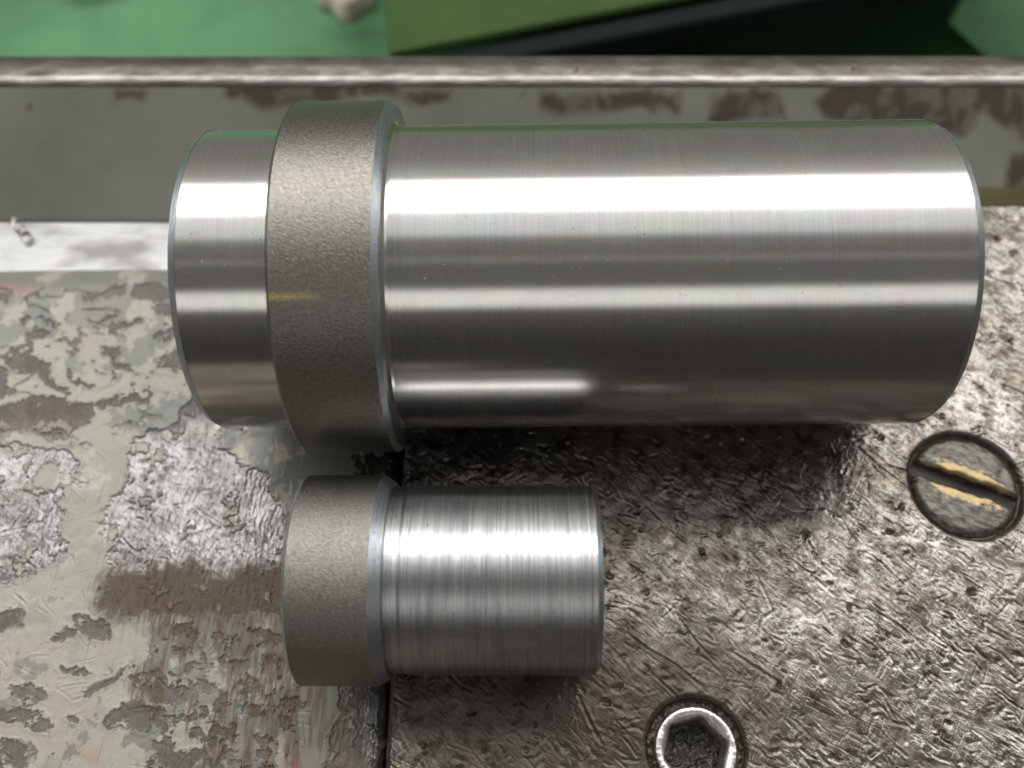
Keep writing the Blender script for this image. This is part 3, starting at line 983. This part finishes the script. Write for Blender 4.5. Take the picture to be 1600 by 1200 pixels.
# olive cover plate standing over a dark hollow
zc = -1.6
A_, B_, C_ = at(609, 84, zc), at(1010, 6, zc), at(596, -40, zc)
d1 = (B_ - A_)[:2]; d1 /= np.linalg.norm(d1)
d2 = (C_ - A_)[:2]; d2 /= np.linalg.norm(d2)
p0 = A_[:2]; p1 = p0 + d1 * 11; p2 = p1 + d2 * 9; p3 = p0 + d2 * 9
cov = empty("machine_cover", (0, 0, 0))
tag(cov, "olive green machine cover with shade coloured into its front lip, behind the rail on the right", "cover")
slab("cover_panel", [p0, p1, p2, p3], zc - 0.10, zc, mat_simple("olive_green_paint", (0.045, 0.085, 0.024), 0.8, 0, 0.2, 25, spec=0.15), cov, 0.02)
dn = np.array([d1[1], -d1[0]])
f0 = p0 + dn * 0.02 + d1 * 0.02; f1 = p1 + dn * 0.02
slab("front_lip", [f0, f0 + dn * 0.28, f1 + dn * 0.30, f1], zc - 0.5, zc - 0.13, mat_simple("shade_dark_lip", (0.011, 0.016, 0.015), 0.9, 0, 0.2, 40, spec=0.1), cov, 0.02)  # shaded front of the cover, the shade put into a near-black colour
# housing below the cover, coloured dark for the shade there, its right end slanting
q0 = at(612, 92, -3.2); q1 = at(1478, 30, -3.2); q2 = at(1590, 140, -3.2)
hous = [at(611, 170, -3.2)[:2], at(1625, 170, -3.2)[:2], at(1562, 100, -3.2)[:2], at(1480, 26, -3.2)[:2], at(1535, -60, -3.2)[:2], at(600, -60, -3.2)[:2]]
ho = slab("shaded_housing", hous, -4.5, -3.2, mat_simple("housing_with_painted_shade", (0.025, 0.060, 0.025), 0.8, 0, 0.4, 20, spec=0.1), None, 0.06)
tag(ho, "green housing under the olive cover, shade put into its very dark colour", "housing")

# scrap of rag on the tray, top edge
V, F = [], []
c = at(535, -8, Z_TRAY + 0.25)
n = 26
out = [(-0.50, 0.25), (-0.44, -0.02), (-0.2, -0.1), (-0.02, -0.32), (0.12, -0.34), (0.3, -0.12), (0.52, -0.02), (0.50, 0.4), (0.1, 0.7), (-0.4, 0.6)]
cen = (0.02, 0.15)
for ring in range(9):
    f_ = ring / 8
    for k in range(60):
        t_ = k / 60 * len(out); i = int(t_); fr = t_ - i
        ox = out[i][0] * (1 - fr) + out[(i + 1) % len(out)][0] * fr
        oy = out[i][1] * (1 - fr) + out[(i + 1) % len(out)][1] * fr
        x = cen[0] + (ox - cen[0]) * f_; y = cen[1] + (oy - cen[1]) * f_
        z = 0.10 * (1 - f_ ** 2) + 0.12 * float(fbm(np.array([x * 4.0]), np.array([y * 4.0]), 3, 161)[0])
        V.append((c[0] + x * 0.95, c[1] + y * 1.1, c[2] + z - (0.25 if ring == 8 else 0)))
for ring in range(8):
    for k in range(60):
        a, b = ring * 60 + k, ring * 60 + (k + 1) % 60
        F.append((a, a + 60, b + 60, b))
rag = from_lists("cloth_scrap", V, F, mat_simple("beige_cloth", (0.72, 0.63, 0.50), 0.9, 0, 0.3, 60, 0.002), None)
tag(rag, "crumpled beige cloth scrap on the green tray at the top edge", "cloth scrap")


# ------------------------------------------------------------------ chips and slivers
def curl(name, c, length, rad, width, turns, ang, mat, label, cat, group=None):
    V, F = [], []
    n = 40
    for i in range(n + 1):
        t_ = i / n; a = turns * 2 * math.pi * t_
        x = (t_ - 0.5) * length; y = rad * math.cos(a); z = rad * (1 + math.sin(a))
        wv = width * (0.4 + 0.6 * math.sin(math.pi * min(1, t_ * 1.05)))
        for s in (-0.5, 0.5):
            xx = x + s * wv; yy = y
            V.append((c[0] + xx * math.cos(ang) - yy * math.sin(ang), c[1] + xx * math.sin(ang) + yy * math.cos(ang), c[2] + z))
        V.append((c[0] + x * math.cos(ang) - y * 0.86 * math.sin(ang), c[1] + x * math.sin(ang) + y * 0.86 * math.cos(ang), c[2] + z * 0.97 - 0.003))
    for i in range(n):
        a = i * 3
        F += [(a, a + 3, a + 4, a + 1), (a + 1, a + 4, a + 5, a + 2), (a + 2, a + 5, a + 3, a)]
    o = from_lists(name, V, F, mat, None)
    return tag(o, label, cat, group)


M_CHIP = mat_simple("bright_swarf", (0.85, 0.83, 0.78), 0.35, 1.0, 0.15, 300)
M_BRASS = mat_simple("brass_swarf", (0.85, 0.62, 0.36), 0.25, 1.0, 0.15, 300)
curl("swarf_curl", at(36, 364, Z_LEDGE), 0.26, 0.045, 0.10, 1.6, R(-50), M_CHIP, "bright curled metal chip on the shiny ledge at far left", "metal chip")
zr = Z_TOP + 0.04
curl("swarf_speck", at(901, 110, zr), 0.045, 0.014, 0.03, 1, R(20), M_BRASS, "tiny golden chip on the rail rim above the large pin's middle", "metal chip")
curl("swarf_speck", at(1334, 105, zr), 0.05, 0.015, 0.03, 1, R(70), M_BRASS, "tiny pale golden chip on the rail rim towards its right end", "metal chip")
curl("metal_sliver", at(1468, 652, 0.0), 0.07, 0.010, 0.05, 0.4, R(-35), M_IRON, "thin dark metal sliver on the plate beside the large pin's right end", "metal sliver")
